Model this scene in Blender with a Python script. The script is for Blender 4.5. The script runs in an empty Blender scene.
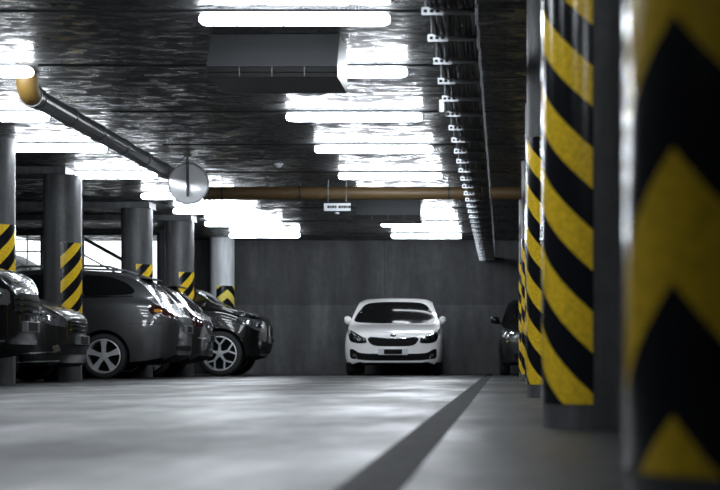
import bpy, bmesh, math, random
from mathutils import Vector, Matrix
from mathutils.bvhtree import BVHTree
random.seed(7)
PI = math.pi
C = bpy.context.scene.collection
HC = 2.69            # ceiling height
CAM_Z = 0.24

# ------------------------------------------------------------------ materials
def mat(name, col, rough=.5, metal=0., coat=0., emit=None, estr=0., spec=.5, build=None):
    m = bpy.data.materials.new(name); m.use_nodes = True
    nt = m.node_tree; b = nt.nodes['Principled BSDF']
    b.inputs['Base Color'].default_value = (*col, 1)
    b.inputs['Roughness'].default_value = rough
    b.inputs['Metallic'].default_value = metal
    b.inputs['Coat Weight'].default_value = coat
    b.inputs['Coat Roughness'].default_value = .04
    b.inputs['Specular IOR Level'].default_value = spec
    if emit:
        b.inputs['Emission Color'].default_value = (*emit, 1)
        b.inputs['Emission Strength'].default_value = estr
    if build: build(nt, b)
    return m

def N(nt, t, **kw):
    n = nt.nodes.new(t)
    for k, v in kw.items():
        if k in n.inputs.keys(): n.inputs[k].default_value = v
        else: setattr(n, k, v)
    return n

def coords(nt, scale, obj=True):
    tc = N(nt, 'ShaderNodeTexCoord'); mp = N(nt, 'ShaderNodeMapping')
    mp.inputs['Scale'].default_value = scale
    nt.links.new(tc.outputs['Object'], mp.inputs['Vector'])
    return mp.outputs['Vector']

def noise(nt, vec, scale, detail=6, rough=.6):
    n = N(nt, 'ShaderNodeTexNoise'); n.inputs['Scale'].default_value = scale
    n.inputs['Detail'].default_value = detail; n.inputs['Roughness'].default_value = rough
    nt.links.new(vec, n.inputs['Vector']); return n.outputs['Fac']

def ramp(nt, fac, stops):
    r = N(nt, 'ShaderNodeValToRGB'); e = r.color_ramp.elements
    while len(e) < len(stops): e.new(.5)
    for k, (p, c) in enumerate(stops):
        e[k].position = p; e[k].color = (*c, 1) if len(c) == 3 else c
    nt.links.new(fac, r.inputs['Fac']); return r.outputs['Color']

def mix(nt, a, b, fac, mode='MIX'):
    m = N(nt, 'ShaderNodeMix'); m.data_type = 'RGBA'; m.blend_type = mode
    for sock, v in ((m.inputs[0], fac), (m.inputs[6], a), (m.inputs[7], b)):
        if hasattr(v, 'is_linked') or isinstance(v, bpy.types.NodeSocket): nt.links.new(v, sock)
        elif isinstance(v, tuple): sock.default_value = (*v, 1)
        else: sock.default_value = v
    return m.outputs[2]

def mth(nt, op, a, b=None, c=None):
    m = N(nt, 'ShaderNodeMath'); m.operation = op
    for k, v in enumerate((a, b, c)):
        if v is None: continue
        if isinstance(v, bpy.types.NodeSocket): nt.links.new(v, m.inputs[k])
        else: m.inputs[k].default_value = v
    return m.outputs[0]

def bump(nt, b, h, strength=.2, dist=.01):
    n = N(nt, 'ShaderNodeBump'); n.inputs['Strength'].default_value = strength
    n.inputs['Distance'].default_value = dist
    nt.links.new(h, n.inputs['Height']); nt.links.new(n.outputs['Normal'], b.inputs['Normal'])

def g(v, t=(1., 1.03, 1.08)): return tuple(v * k for k in t)

def floor_build(nt, b):
    v = coords(nt, (1, 1, 1)); v2 = coords(nt, (.8, .28, 1))
    n1 = noise(nt, v2, 1.1, 5); n2 = noise(nt, v, 9, 8, .7); n3 = noise(nt, v, 90, 2)
    c = ramp(nt, n1, [(.38, g(.016)), (.5, g(.034)), (.62, g(.07))])
    c = mix(nt, c, ramp(nt, n2, [(.3, g(.5, (1, 1, 1))), (.7, (1.1, 1.1, 1.1))]), .55, 'MULTIPLY')
    c = mix(nt, c, ramp(nt, n3, [(.3, (.75, .75, .75)), (.7, (1.1, 1.1, 1.1))]), .5, 'MULTIPLY')
    nt.links.new(c, b.inputs['Base Color'])
    nt.links.new(ramp(nt, n1, [(.35, (.6, .6, .6)), (.65, (.3, .3, .3))]), b.inputs['Roughness'])
    bump(nt, b, n2, .12, .01)

def ceil_build(nt, b):
    v = coords(nt, (.6, 3.0, 1)); v1 = coords(nt, (1, 1, 1)); v3 = coords(nt, (1.0, 5, 1))
    n1 = noise(nt, v, 1.3, 7, .65); n2 = noise(nt, v1, 14, 6, .7); n3 = noise(nt, v3, 2.2, 4)
    c = ramp(nt, n1, [(.3, g(.02)), (.5, g(.038)), (.72, g(.075))])
    c = mix(nt, c, ramp(nt, n2, [(.32, (.55, .55, .55)), (.65, (1, 1, 1))]), .5, 'MULTIPLY')
    c = mix(nt, c, ramp(nt, n3, [(.40, (.3, .3, .3)), (.5, (1, 1, 1))]), .6, 'MULTIPLY')
    # board joints of the formwork, running along the aisle and across it
    tc = N(nt, 'ShaderNodeTexCoord'); sp = N(nt, 'ShaderNodeSeparateXYZ')
    nt.links.new(tc.outputs['Object'], sp.inputs[0])
    for o, per, w in (('X', 1.25, .022), ('Y', 2.5, .008)):
        f = mth(nt, 'FRACT', mth(nt, 'DIVIDE', sp.outputs[o], per))
        l = mth(nt, 'LESS_THAN', f, w)
        c = mix(nt, c, g(.015), mth(nt, 'MULTIPLY', l, .8))
    nt.links.new(c, b.inputs['Base Color'])
    n4 = noise(nt, coords(nt, (2.2, 3.5, 1)), 2.0, 8, .75)
    nt.links.new(mix(nt, ramp(nt, n3, [(.35, (.32, .32, .32)), (.6, (.12, .12, .12))]), (.62, .62, .62), ramp(nt, n4, [(.44, (0, 0, 0)), (.54, (1, 1, 1))])), b.inputs['Roughness'])
    bump(nt, b, mix(nt, n3, n2, .5), .12, .008)

def wall_build(nt, b):
    v = coords(nt, (1, 1, 1)); v2 = coords(nt, (2.2, 2.2, .35))
    n1 = noise(nt, v2, 1.0, 7, .6); n2 = noise(nt, v, 7, 8, .7)
    c = ramp(nt, n1, [(.3, g(.04)), (.5, g(.08)), (.72, g(.155))])
    c = mix(nt, c, ramp(nt, n2, [(.3, (.55, .55, .55)), (.65, (1.05, 1.05, 1.05))]), .6, 'MULTIPLY')
    tc = N(nt, 'ShaderNodeTexCoord'); sp = N(nt, 'ShaderNodeSeparateXYZ')
    nt.links.new(tc.outputs['Object'], sp.inputs[0])
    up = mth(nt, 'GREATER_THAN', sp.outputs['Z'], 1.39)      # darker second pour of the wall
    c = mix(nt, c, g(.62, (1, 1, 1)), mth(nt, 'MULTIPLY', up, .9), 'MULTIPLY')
    f = mth(nt, 'FRACT', mth(nt, 'DIVIDE', sp.outputs['X'], 2.4))
    l = mth(nt, 'LESS_THAN', f, .01)
    c = mix(nt, c, g(.03), mth(nt, 'MULTIPLY', l, .6))
    nt.links.new(c, b.inputs['Base Color']); bump(nt, b, n2, .25, .015)

def col_build(nt, b):
    v = coords(nt, (5, 5, .5)); v1 = coords(nt, (1, 1, 1))
    n1 = noise(nt, v, 1.6, 6); n2 = noise(nt, v1, 16, 7, .7)
    c = ramp(nt, n1, [(.3, g(.055)), (.5, g(.09)), (.72, g(.15))])
    c = mix(nt, c, ramp(nt, n2, [(.3, (.6, .6, .6)), (.65, (1.05, 1.05, 1.05))]), .6, 'MULTIPLY')
    nt.links.new(c, b.inputs['Base Color']); bump(nt, b, n2, .08, .006)

def tape_mat(name, period, slope, phase, apex, yel=(1., .66, .035)):
    def build(nt, b):
        uv = N(nt, 'ShaderNodeUVMap'); sp = N(nt, 'ShaderNodeSeparateXYZ')
        nt.links.new(uv.outputs['UV'], sp.inputs[0])
        d = mth(nt, 'ABSOLUTE', mth(nt, 'SUBTRACT', sp.outputs['X'], apex))
        s = mth(nt, 'ADD', sp.outputs['Y'], mth(nt, 'MULTIPLY', d, slope))
        f = mth(nt, 'FRACT', mth(nt, 'ADD', mth(nt, 'DIVIDE', s, period), phase))
        k = mth(nt, 'LESS_THAN', f, .5)
        n = noise(nt, coords(nt, (1, 1, 1)), 60, 6, .8)
        n2 = noise(nt, coords(nt, (1, 1, 1)), 6, 6, .7)
        y = mix(nt, tuple(q * .62 for q in yel), yel, ramp(nt, n, [(.38, (0, 0, 0)), (.6, (1, 1, 1))]))
        y = mix(nt, y, (.35, .24, .04), ramp(nt, n2, [(.62, (0, 0, 0)), (.8, (.7, .7, .7))]))
        c = mix(nt, (.008, .009, .012), y, k)
        nt.links.new(c, b.inputs['Base Color'])
        bump(nt, b, n, .05, .002)
    return mat(name, (1, 1, 1), .17, spec=.35, build=build)

M = {}
M['floor'] = mat('floor_concrete', (.2, .2, .2), .4, spec=.22, build=floor_build)
M['ceiling'] = mat('ceiling_concrete', (.2, .2, .2), .4, spec=.30, build=ceil_build)
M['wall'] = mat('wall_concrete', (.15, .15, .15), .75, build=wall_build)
M['column'] = mat('column_concrete', (.2, .2, .2), .5, spec=.35, build=col_build)
M['column_lamplit'] = mat('lamplit_column_tone', g(.42), .5, build=lambda nt, b: nt.links.new(
    ramp(nt, noise(nt, coords(nt, (5, 5, .6)), 2, 6), [(.3, g(.5)), (.7, g(.75))]), b.inputs['Base Color']))  # glow of the neighbouring lamp on the far column, put into its colour
M['joint'] = mat('joint_tar', g(.02), .75, spec=.1, build=lambda nt, b: nt.links.new(
    ramp(nt, noise(nt, coords(nt, (6, 1, 1)), 3, 6), [(.3, g(.008)), (.7, g(.024))]), b.inputs['Base Color']))
M['lamp'] = mat('lamp_diffuser', (.9, .9, .9), .4, emit=(.89, .955, 1.02), estr=44)
M['lamp_body'] = mat('lamp_housing', g(.35), .5)
M['dark_metal'] = mat('dark_metal', g(.05), .4, .6)
M['galv'] = mat('galvanised_steel', g(.55), .33, .9)
M['galv_dark'] = mat('dull_steel', g(.2), .45, .8)
M['cable'] = mat('cable_sheath', g(.045), .5)
M['fan'] = mat('vent_sheet_metal', g(.04), .45, .3, spec=.3)
M['black'] = mat('black_plastic', g(.004), .65, spec=.12)
M['rubber'] = mat('tyre_rubber', g(.018), .7)
M['pipe_grey'] = mat('grey_pipe', g(.10), .25)
M['pipe_orange'] = mat('orange_pipe', (.20, .12, .03), .45)
M['pipe_brown'] = mat('brown_pipe', (.12, .075, .03), .5)
M['mirror'] = mat('mirror_glass', (.92, .94, .96), .03, 1.)
M['dome'] = mat('polished_pale_dome', (.97, .98, 1.), .15, .2)
M['rim'] = mat('alloy_rim', g(.7), .35, .5)
M['rim_dark'] = mat('dark_alloy', g(.10), .35, .8)
M['chrome'] = mat('chrome', g(.8), .1, 1.)
M['glass'] = mat('dark_glass', g(.008), .07, spec=.22)
M['windscreen'] = mat('windscreen_glass', g(.008), .09, spec=.03)
M['lens'] = mat('clear_lens', g(.16), .06, .5, coat=1.)
M['reflector'] = mat('lamp_reflector', g(.85), .12, 1.)
M['tail'] = mat('red_lens', (.035, .008, .008), .08, coat=1.)
M['amber'] = mat('amber_lens', (.6, .28, .03), .1, coat=1.)
M['white_paint'] = mat('white_paint', (.92, .91, .91), .3, coat=1.)
M['black_paint'] = mat('black_paint', g(.005), .25, spec=.2, coat=.7)
M['grey_paint'] = mat('grey_metallic_paint', g(.06), .35, .55, coat=.8)
M['silver_dark'] = mat('charcoal_paint', g(.025), .3, .4, coat=1.)
M['graphite'] = mat('graphite_paint', g(.012), .3, .2, coat=.8)
M['plate'] = mat('plate_white', g(.6), .4)
M['plate_dim'] = mat('plate_dark_grey', g(.10), .5)  # much darker grey than the white plate
M['sign'] = mat('sign_white', g(.8), .4)
M['frame'] = mat('window_frame_paint', g(.03), .5)
M['pane'] = mat('window_pane', (1, 1, 1), .02)
_b = M['pane'].node_tree.nodes['Principled BSDF']; _b.inputs['Transmission Weight'].default_value = 1.; _b.inputs['IOR'].default_value = 1.01

# ------------------------------------------------------------------ helpers
def link(name, me, m, parent=None, smooth=None):
    for k in (m if isinstance(m, (list, tuple)) else [m]): me.materials.append(k)
    o = bpy.data.objects.new(name, me); C.objects.link(o)
    if parent is not None: o.parent = parent
    if smooth is not None:
        for p in me.polygons: p.use_smooth = True
        me.set_sharp_from_angle(angle=math.radians(smooth))
    return o
def obj(name, bm, m, parent=None, smooth=None):
    bmesh.ops.recalc_face_normals(bm, faces=bm.faces)
    me = bpy.data.meshes.new(name); bm.to_mesh(me); bm.free()
    return link(name, me, m, parent, smooth)
def tag(o, label, cat, group=None):
    o['label'] = label; o['category'] = cat
    if group: o['group'] = group
    return o
def thing(name, label, cat, loc=(0, 0, 0), rz=0, group=None):
    o = bpy.data.objects.new(name, None); C.objects.link(o)
    o.empty_display_size = .1
    o.location = loc; o.rotation_euler = (0, 0, rz); return tag(o, label, cat, group)
def struct(o): o['kind'] = 'structure'; return o
def box(bm, x0, x1, y0, y1, z0, z1, bev=0):
    r = bmesh.ops.create_cube(bm, size=1)
    for v in r['verts']:
        v.co = Vector(((x0+x1)/2 + v.co.x*(x1-x0), (y0+y1)/2 + v.co.y*(y1-y0), (z0+z1)/2 + v.co.z*(z1-z0)))
    if bev:
        es = list({e for v in r['verts'] for e in v.link_edges})
        bmesh.ops.bevel(bm, geom=es, offset=bev, segments=2, affect='EDGES', profile=.5)
    return bm
def BX(*a, bev=0): return box(bmesh.new(), *a, bev=bev)
def tube(bm, pts, r, seg=14, cap=True):
    pts = [Vector(p) for p in pts]; rings = []
    prev = None
    for i, p in enumerate(pts):
        d = (pts[min(i+1, len(pts)-1)] - pts[max(i-1, 0)]).normalized()
        if prev is None:
            a = Vector((0, 0, 1)) if abs(d.z) < .9 else Vector((1, 0, 0))
            n = d.cross(a).normalized()
        else:
            n = (prev - d*prev.dot(d)).normalized()
        prev = n; b = d.cross(n)
        rr = r[i] if isinstance(r, (list, tuple)) else r
        rings.append([bm.verts.new(p + (n*math.cos(2*PI*k/seg) + b*math.sin(2*PI*k/seg))*rr) for k in range(seg)])
    for A, B in zip(rings, rings[1:]):
        for k in range(seg): bm.faces.new((A[k], A[(k+1) % seg], B[(k+1) % seg], B[k]))
    if cap: bm.faces.new(rings[0][::-1]); bm.faces.new(rings[-1])
    return bm
def T(pts, r, seg=14): return tube(bmesh.new(), pts, r, seg)
def lathe(bm, prof, seg=32, axis='Y'):
    """prof = [(radius, along)] closed loop or open, turned about an axis"""
    rings = []
    for r, a in prof:
        ring = []
        for k in range(seg):
            t = 2*PI*k/seg; c, s = r*math.cos(t), r*math.sin(t)
            ring.append(bm.verts.new((c, a, s) if axis == 'Y' else (c, s, a)))
        rings.append(ring)
    for A, B in zip(rings, rings[1:]):
        for k in range(seg): bm.faces.new((A[k], A[(k+1) % seg], B[(k+1) % seg], B[k]))
    return rings
def capped_lathe(prof, seg=32, axis='Y'):
    bm = bmesh.new(); R = lathe(bm, prof, seg, axis)
    bm.faces.new(R[0]); bm.faces.new(R[-1][::-1]); return bm
def copy_tree(o, parent=None):
    c = o.copy(); C.objects.link(c)
    if parent is not None: c.parent = parent
    for ch in [k for k in o.children]: copy_tree(ch, c)
    return c

# ------------------------------------------------------------------ the setting
X0, X1, Y0, Y1 = -9.3, 4.2, -6.0, 35.05
def slab(name, *a, m): return struct(obj(name, BX(*a), m))
slab('floor', X0-.2, X1+.2, Y0-.2, Y1+.2, -.2, 0, m=M['floor'])
slab('ceiling', X0-.2, X1+.2, Y0-.2, Y1+.2, HC, HC+.25, m=M['ceiling'])
slab('wall_back', X0-.2, X1+.2, Y1, Y1+.2, 0, HC, m=M['wall']) if False else None
slab('wall_back', -6.2, X1+.2, Y1, Y1+.2, 0, HC, m=M['wall'])
slab('wall_right', X1, X1+.2, Y0-.2, Y1, 0, HC, m=M['wall'])
slab('wall_front', X0-.2, X1, Y0-.2, Y0, 0, HC, m=M['wall'])
slab('wall_left', X0-.2, X0, Y0, 32.2, 0, HC, m=M['wall'])
# wall with the daylight opening, behind the left-hand bays
YW = 32.2; ZS = 1.62
bm = bmesh.new()
box(bm, X0-.2, -6.2, YW, YW+.2, 0, ZS)
box(bm, -6.36, -6.2, YW, YW+.2, ZS, HC-.06)
box(bm, X0-.2, -9.12, YW, YW+.2, ZS, HC-.06)
box(bm, X0-.2, -6.2, YW, YW+.2, HC-.06, HC)
box(bm, -6.36, -6.2, YW+.2, Y1+.2, 0, HC)
struct(obj('wall_corner', bm, M['wall']))
wn = struct(obj('window_1', BX(-9.12, -6.36, YW+.08, YW+.09, ZS, HC-.06), M['pane']))
bm = bmesh.new()
for x in (-9.09, -8.55, -7.8, -7.05, -6.39): box(bm, x-.025, x+.025, YW+.04, YW+.13, ZS, HC-.06)
for z in (ZS+.02, HC-.08): box(bm, -9.12, -6.36, YW+.04, YW+.13, z-.02, z+.02)
box(bm, -9.12, -8.55, YW+.05, YW+.12, 2.28, 2.30); box(bm, -9.12, -8.55, YW+.05, YW+.12, 2.50, 2.515)
box(bm, -8.83, -8.82, YW+.05, YW+.12, ZS, HC-.06)
obj('window_frame', bm, M['frame'], wn)
obj('window_sill', BX(-9.12, -6.36, YW-.06, YW+.06, ZS-.03, ZS+.02), M['column'], wn)
# downstand beams over the left row of columns
for k_, (x_, y_) in enumerate(((-5.48, 22.05), (-5.41, 26.86), (-5.19, 29.21))):
    slab('trim_%d' % (k_+3), X0, x_, y_-.26, y_+.26, 2.60, HC, m=M['column'])
slab('trim_1', X0, X1, Y1-.02, Y1, 0, .06, m=M['column']) if False else None
# dark joint sealed into the floor beside the drive lane
slab('trim_2', -.315, -.19, Y0, Y1, 0, .0015, m=M['joint'])
# outdoor ramp seen through the window
bm = bmesh.new()
vs = [(-9.6, 2.35), (-6.7, .75), (-6.7, -.2), (-9.6, -.2)]
f = [[bm.verts.new((x, y, z)) for x, z in vs] for y in (33.2, 34.8)]
bm.faces.new(f[0]); bm.faces.new(f[1][::-1])
for k in range(4): bm.faces.new((f[0][k], f[0][(k+1) % 4], f[1][(k+1) % 4], f[1][k]))
rl = thing('outdoor_ramp', 'sloping concrete ramp with dark handrail outside the bright window', 'ramp', (-8, 33.4, 0))
for v_ in bm.verts: v_.co -= Vector((-8, 33.4, 0))
obj('slab', bm, M['column'], rl)
def zr(x): return 2.35 - (x+9.6)*.5517
def rloc(pts): return [(p[0]+8, p[1]-33.4, p[2]) for p in pts]
obj('handrail', T(rloc([(-9.5, 33.4, zr(-9.5)+1.12), (-6.75, 33.4, zr(-6.75)+1.12)]), .035, 8), M['frame'], rl)
obj('lower_rail', T(rloc([(-9.5, 33.4, zr(-9.5)+.8), (-6.75, 33.4, zr(-6.75)+.8)]), .015, 8), M['frame'], rl)
for x in (-9.4, -8.1, -6.85):
    obj('post', T(rloc([(x, 33.4, zr(x)+.002), (x, 33.4, zr(x)+1.12)]), .022, 8), M['frame'], rl)
obj('outdoor_ground', BX(-30, 10, Y1+.2, 60, -.3, 0.), M['column'])
struct(bpy.data.objects['outdoor_ground'])

# ------------------------------------------------------------------ columns
R = .24
def column(x, y, side, label, tape, top=1.74, bot=None, th0=-10, th1=165, hz=HC, grp=None, m=None):
    """side +1: the lane lies on +x; tape angle is measured from -y towards the lane"""
    bot = bot or (.09 if side < 0 else .55)
    t = thing('concrete_column', label, 'column', (x, y, 0), 0, grp)
    obj('shaft', capped_lathe([(R, 0), (R, hz)], 64, 'Z'), m or M['column'], t, 40)
    bm = bmesh.new(); uvl = bm.loops.layers.uv.new('UVMap')
    n = 60; rr = R + .003
    cols = []
    for k in range(n+1):
        a = math.radians(th0 + (th1-th0)*k/n)
        px, py = side*rr*math.sin(a), -rr*math.cos(a)
        qx, qy = side*(R-.004)*math.sin(a), -(R-.004)*math.cos(a)
        cols.append([(bm.verts.new((px, py, bot)), bm.verts.new((px, py, top)),
                      bm.verts.new((qx, qy, bot)), bm.verts.new((qx, qy, top))), a*R])
    def fc(vs, uvs):
        f = bm.faces.new(vs)
        for l, q in zip(f.loops, uvs): l[uvl].uv = q
    for (A, ua), (B, ub) in zip(cols, cols[1:]):
        fc((A[0], B[0], B[1], A[1]), ((ua, bot), (ub, bot), (ub, top), (ua, top)))
        fc((A[2], A[3], B[3], B[2]), ((ua, bot), (ua, top), (ub, top), (ub, bot)))
        fc((A[1], B[1], B[3], A[3]), ((ua, top), (ub, top), (ub, top), (ua, top)))
        fc((A[0], A[2], B[2], B[0]), ((ua, bot), (ua, bot), (ub, bot), (ub, bot)))
    for (A, u) in (cols[0], cols[-1]): fc((A[0], A[1], A[3], A[2]), ((u, bot), (u, top), (u, top), (u, bot)))
    obj('warning_tape', bm, tape, t, 40)
    return t
tp = lambda n, per, sl, ph, apex_deg, **k: tape_mat('stripe_tape_' + n, per, sl, ph, math.radians(apex_deg)*R, **k)
column(.415, 2.44, -1, 'blurred round column nearest the camera with broad yellow and black chevrons', tp('a', .3527, 1.0, .018, 52), th0=12, th1=170)
column(.385, 6.39, -1, 'tall round column with sharp diagonal yellow and black stripes, left of the blurred one', tp('b', .29, .9, .10, 90), th0=16)
column(.40, 11.74, -1, 'column half hidden directly behind the big sharp striped column', tp('c', .29, .9, .35, 90), th0=18)
column(.45, 16.55, -1, 'thin sliver of striped column, third in the line behind the blurred one', tp('d', .29, .9, .1, 90), th0=18)
column(.465, 21.3, -1, 'sliver of striped column, fourth in the line behind the blurred one', tp('e', .29, .9, .6, 90), th0=18)
column(.48, 26.3, -1, 'farthest sliver of striped column, in front of the half hidden dark car', tp('f', .29, .9, .3, 90), th0=18)
tl = [tp('g', .31, 1., .05, 90), tp('h', .31, 1., .35, 90), tp('i', .31, 1., .6, 90), tp('j', .31, 1., .6, 90), tp('k', .33, .8, .45, 33, yel=(1., .82, .16))]
column(-5.60, 19.1, 1, 'round column cut by the left edge of the photo, striped tape on its side', tl[0], th0=-8)
column(-5.58, 22.05, 1, 'round column with yellow and black tape above the hood of the dark parked car', tl[1], th0=8, hz=2.60)
column(-5.65, 26.86, 1, 'round column rising behind the grey estate car, tape top just showing', tl[2], th0=8, hz=2.60, bot=.55)
column(-5.43, 29.21, 1, 'round column beside the black off-roader, small tape corner showing', tl[3], th0=8, hz=2.60, bot=.55)
column(-5.55, 34.4, 1, 'brightly lit round column against the back wall with chevron tape', tl[4], th0=-20, hz=HC, m=M['column_lamplit'])

# ------------------------------------------------------------------ ceiling lights
LL = 1.32; ZL = 2.62; FL = 1.0411
def make_light():
    t = thing('ceiling_light', 'x', 'ceiling light')
    bm = bmesh.new()
    # opal trough with rounded ends
    rings = []
    for u, s in ((-LL/2, .35), (-LL/2+.01, .7), (-LL/2+.03, .93), (-LL/2+.06, 1), (LL/2-.06, 1), (LL/2-.03, .93), (LL/2-.01, .7), (LL/2, .35)):
        ring = []
        for k in range(16):
            a = 2*PI*k/16
            ca, sa = math.cos(a), math.sin(a)
            ring.append(bm.verts.new((u, .056*s*math.copysign(abs(ca)**.8, ca), .043*s*math.copysign(abs(sa)**.8, sa))))
        rings.append(ring)
    for A, B in zip(rings, rings[1:]):
        for k in range(16): bm.faces.new((A[k], A[(k+1) % 16], B[(k+1) % 16], B[k]))
    bm.faces.new(rings[0]); bm.faces.new(rings[-1][::-1])
    obj('diffuser', bm, M['lamp'], t, 60)
    obj('housing', BX(-LL/2+.03, LL/2-.03, -.009, .009, .040, .050), M['lamp_body'], t)
    for x in (-.4, .4):
        bm = BX(x-.012, x+.012, -.012, .012, .049, HC-ZL)
        obj('hanger', bm, M['galv_dark'], t)
    return t
light0 = make_light(); used = [0]
def place_light(xc, y, label, grp, sx=1.):
    t = light0 if not used[0] else copy_tree(light0)
    used[0] = 1; t.scale = (sx, 1, 1); t.location = (xc*FL, y*FL, ZL); t['label'] = label; t['group'] = grp
ord_r = ['nearest', 'second', 'third', 'fourth', 'fifth', 'sixth', 'seventh', 'eighth', 'farthest']
xr = -.755 - LL/FL/2
for k, y in enumerate((11.6, 13.72, 16.24, 18.7, 21.4, 24.02, 26.35, 28.85, 31.6)):
    extra = {0: 'longest looking, above the near vent box', 1: 'right of the near vent box', 5: 'hidden behind the brown pipe', 6: 'right of the far vent box'}.get(k, 'over the drive lane')
    place_light(xr, y, f'white tube light, {ord_r[k]} in the middle row, {extra}', 'tube lights of the middle row')
ord_l = ['nearest', 'second', 'third', 'fourth', 'fifth', 'sixth', 'seventh', 'farthest']
for k, (x, y) in enumerate(((-4.34, 13.72), (-4.74, 16.24), (-4.74, 18.6), (-4.74, 21.3), (-4.36, 24.02), (-4.36, 26.35), (-4.3, 28.8), (-4.3, 31.4))):
    extra = {0: 'above the orange elbow', 1: 'below the orange elbow', 2: 'beside the leftmost column', 3: 'under the slanting pipe', 4: 'behind the round mirror'}.get(k, 'over the parked cars')
    place_light(x, y, f'white tube light, {ord_l[k]} in the left row, {extra}', 'tube lights of the left row', .79 if k in (1, 2, 3) else 1.)
for y in (9.1, 6.6, 4.1):  # unseen lamps in both rows, added to light the near floor and column
    place_light(xr, y, 'unseen white tube light added over the lane near the camera, above the picture', 'added tube lights near the camera')
for y in (8.6, 6.0, 3.4, .9):
    place_light(-4.34, y, 'unseen white tube light added over the lane near the camera, above the picture', 'added tube lights near the camera')
# conduits that feed each row
for k, y in enumerate((11.6, 13.72, 16.24, 18.7, 21.4, 26.35, 28.85, 31.6)):
    yc = y*FL-.05
    cq = thing('conduit', f'thin dark conduit across the ceiling by the {ord_r[k if k < 5 else k+1]} light of the middle row', 'conduit', (-2.5, yc, 2.668), 0, 'ceiling conduits')
    obj('tube', T([(-1.3, 0, 0), (2.58, 0, 0)], .011, 8), M['dark_metal'], cq)
    for x in (-1.1, 2.5): obj('clip', BX(x-.006, x+.006, -.006, +.006, .008, HC-2.669), M['dark_metal'], cq)

# ------------------------------------------------------------------ cable tray
ZT = CAM_Z + 2.05
ct = thing('cable_tray', 'long cable tray hanging from the ceiling along the drive lane', 'cable tray', (0, 0, ZT))
XA, XB, YA, YB = -.425, -.185, 7.2, 34.9
for x in (XA, XB): obj('side_rail', BX(x-.008, x+.008, YA, YB, .02, .09), M['galv_dark'], ct)
for k, x in enumerate([XA+.045+.034*j for j in range(6)]):
    pts = [(x + .006*math.sin(y*1.7+k*2.1), y, .047+.004*math.sin(y*2.3+k)) for y in [YA + (YB-YA)*q/60 for q in range(61)]]
    obj('cable', T(pts, .013 + .003*(k % 2), 6), M['cable'], ct)
y = 10.2 - 3*.845
proto = None
while y < YB:
    if proto is None:
        bm = bmesh.new()
        box(bm, XA-.045, XB+.02, -.02, .02, -.012, .018)
        proto = obj('bracket', bm, M['galv_dark'], ct)
        bm = bmesh.new(); box(bm, XA-.052, XA+.075, -.024, -.018, -.02, .026)
        tabp = obj('end_tab', bm, M['galv'], proto)
        bm = bmesh.new()
        for q in range(3): box(bm, XA-.04+q*.036, XA-.018+q*.036, -.026, -.0235, -.006, .012)
        slot = obj('slot', bm, M['black'], proto)
        for x in (XA-.03, XB+.012): obj('hanger_rod', BX(x-.004, x+.004, -.004, .004, .018, HC-ZT-.001), M['galv_dark'], proto)
        proto.location = (0, y, 0)
    else:
        c = copy_tree(proto, ct); c.location = (0, y, 0)
    y += .845
jb = obj('junction_box', BX(XA-.10, XA-.052, 14.23, 14.47, -.01, .10, bev=.006), M['galv'], ct)
obj('gland', T([(XA-.075, 14.46, .04), (XA-.075, 14.51, .04)], .012, 8), M['black'], jb)

# ------------------------------------------------------------------ pipes
ZP = CAM_Z + 2.29; XP = -4.05
pp = thing('drain_pipe', 'dark grey drain pipe slanting across the upper left with ribbed collars', 'pipe', (XP, 14.8, ZP))
obj('pipe_run', T([(0, .1, 0), (0, 8.7, 0)], .085, 20), M['pipe_grey'], pp, 40)
for k in range(8):
    yy = .35 + 1.12*k
    obj('collar', T([(0, yy-.05, 0), (0, yy-.045, 0), (0, yy+.045, 0), (0, yy+.05, 0)], [.086, .094, .094, .086], 20), M['pipe_grey'], pp, 40)
el = [(0, -.02-.12*math.cos(a)*0 + .14 - .14*math.sin(a)*1.0 - .0, .14 - .14*math.cos(a)) for a in [PI/2*q/6 for q in range(7)]]
el = [(0, .14*(1-math.sin(a)), .14*(1-math.cos(a))) for a in [PI/2*q/7 for q in range(8)]]
obj('elbow', T(el + [(0, 0, HC-ZP-.004)], .092, 20), M['pipe_orange'], pp, 40)
obj('elbow_rim', T([(0, .12, 0), (0, .2, 0)], .105, 20), M['pipe_grey'], pp, 40)
cp = thing('cross_pipe', 'brown pipe running right across under the ceiling', 'pipe', (XP, 23.6, ZP))
obj('pipe_run', T([(-.02, 0, 0), (4.6, 0, 0)], .088, 20), M['pipe_brown'], cp, 40)
for x in (.25, 1.30, 3.32, 4.3):
    bm = T([(x-.012, 0, 0), (x+.012, 0, 0)], .094, 20); box(bm, x-.006, x+.006, -.006, .006, .09, HC-ZP-.004)
    obj('clamp', bm, M['dark_metal'], cp)

# ------------------------------------------------------------------ ventilation boxes
def vent(y, label):
    xa, xb = -2.18, -1.22; z0 = 2.34
    t = thing('ventilation_box', label, 'ventilation box', ((xa+xb)/2, y, z0), 0, 'ventilation boxes under the ceiling')
    w = (xb-xa)/2; H = HC - z0
    bm = bmesh.new()
    prof = [(0, .075), (.02, .075), (.16, H), (.95, H), (.95, 0), (.02, 0)]
    prof = [(.0, .075), (.20, H-.002), (.82, H-.002), (.82, .0), (.03, .0), (.03, .075)]
    A = [bm.verts.new((-w, p, q)) for p, q in prof]; B = [bm.verts.new((w, p, q)) for p, q in prof]
    bm.faces.new(A); bm.faces.new(B[::-1])
    for k in range(6): bm.faces.new((A[k], B[k], B[(k+1) % 6], A[(k+1) % 6]))
    obj('body', bm, M['fan'], t)
    obj('slot', BX(-w, w, .012, .03, .0, .075), M['black'], t)
    bm = bmesh.new()
    for q in (.034,): box(bm, -w, w, -.002, .012, q, q+.005)
    obj('louvre', bm, M['black'], t)
    for q in (-.5, 0, .5): obj('divider', BX(w*q-.003, w*q+.003, -.003, .014, -.001, .075), M['fan'], t)
    return t
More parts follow.
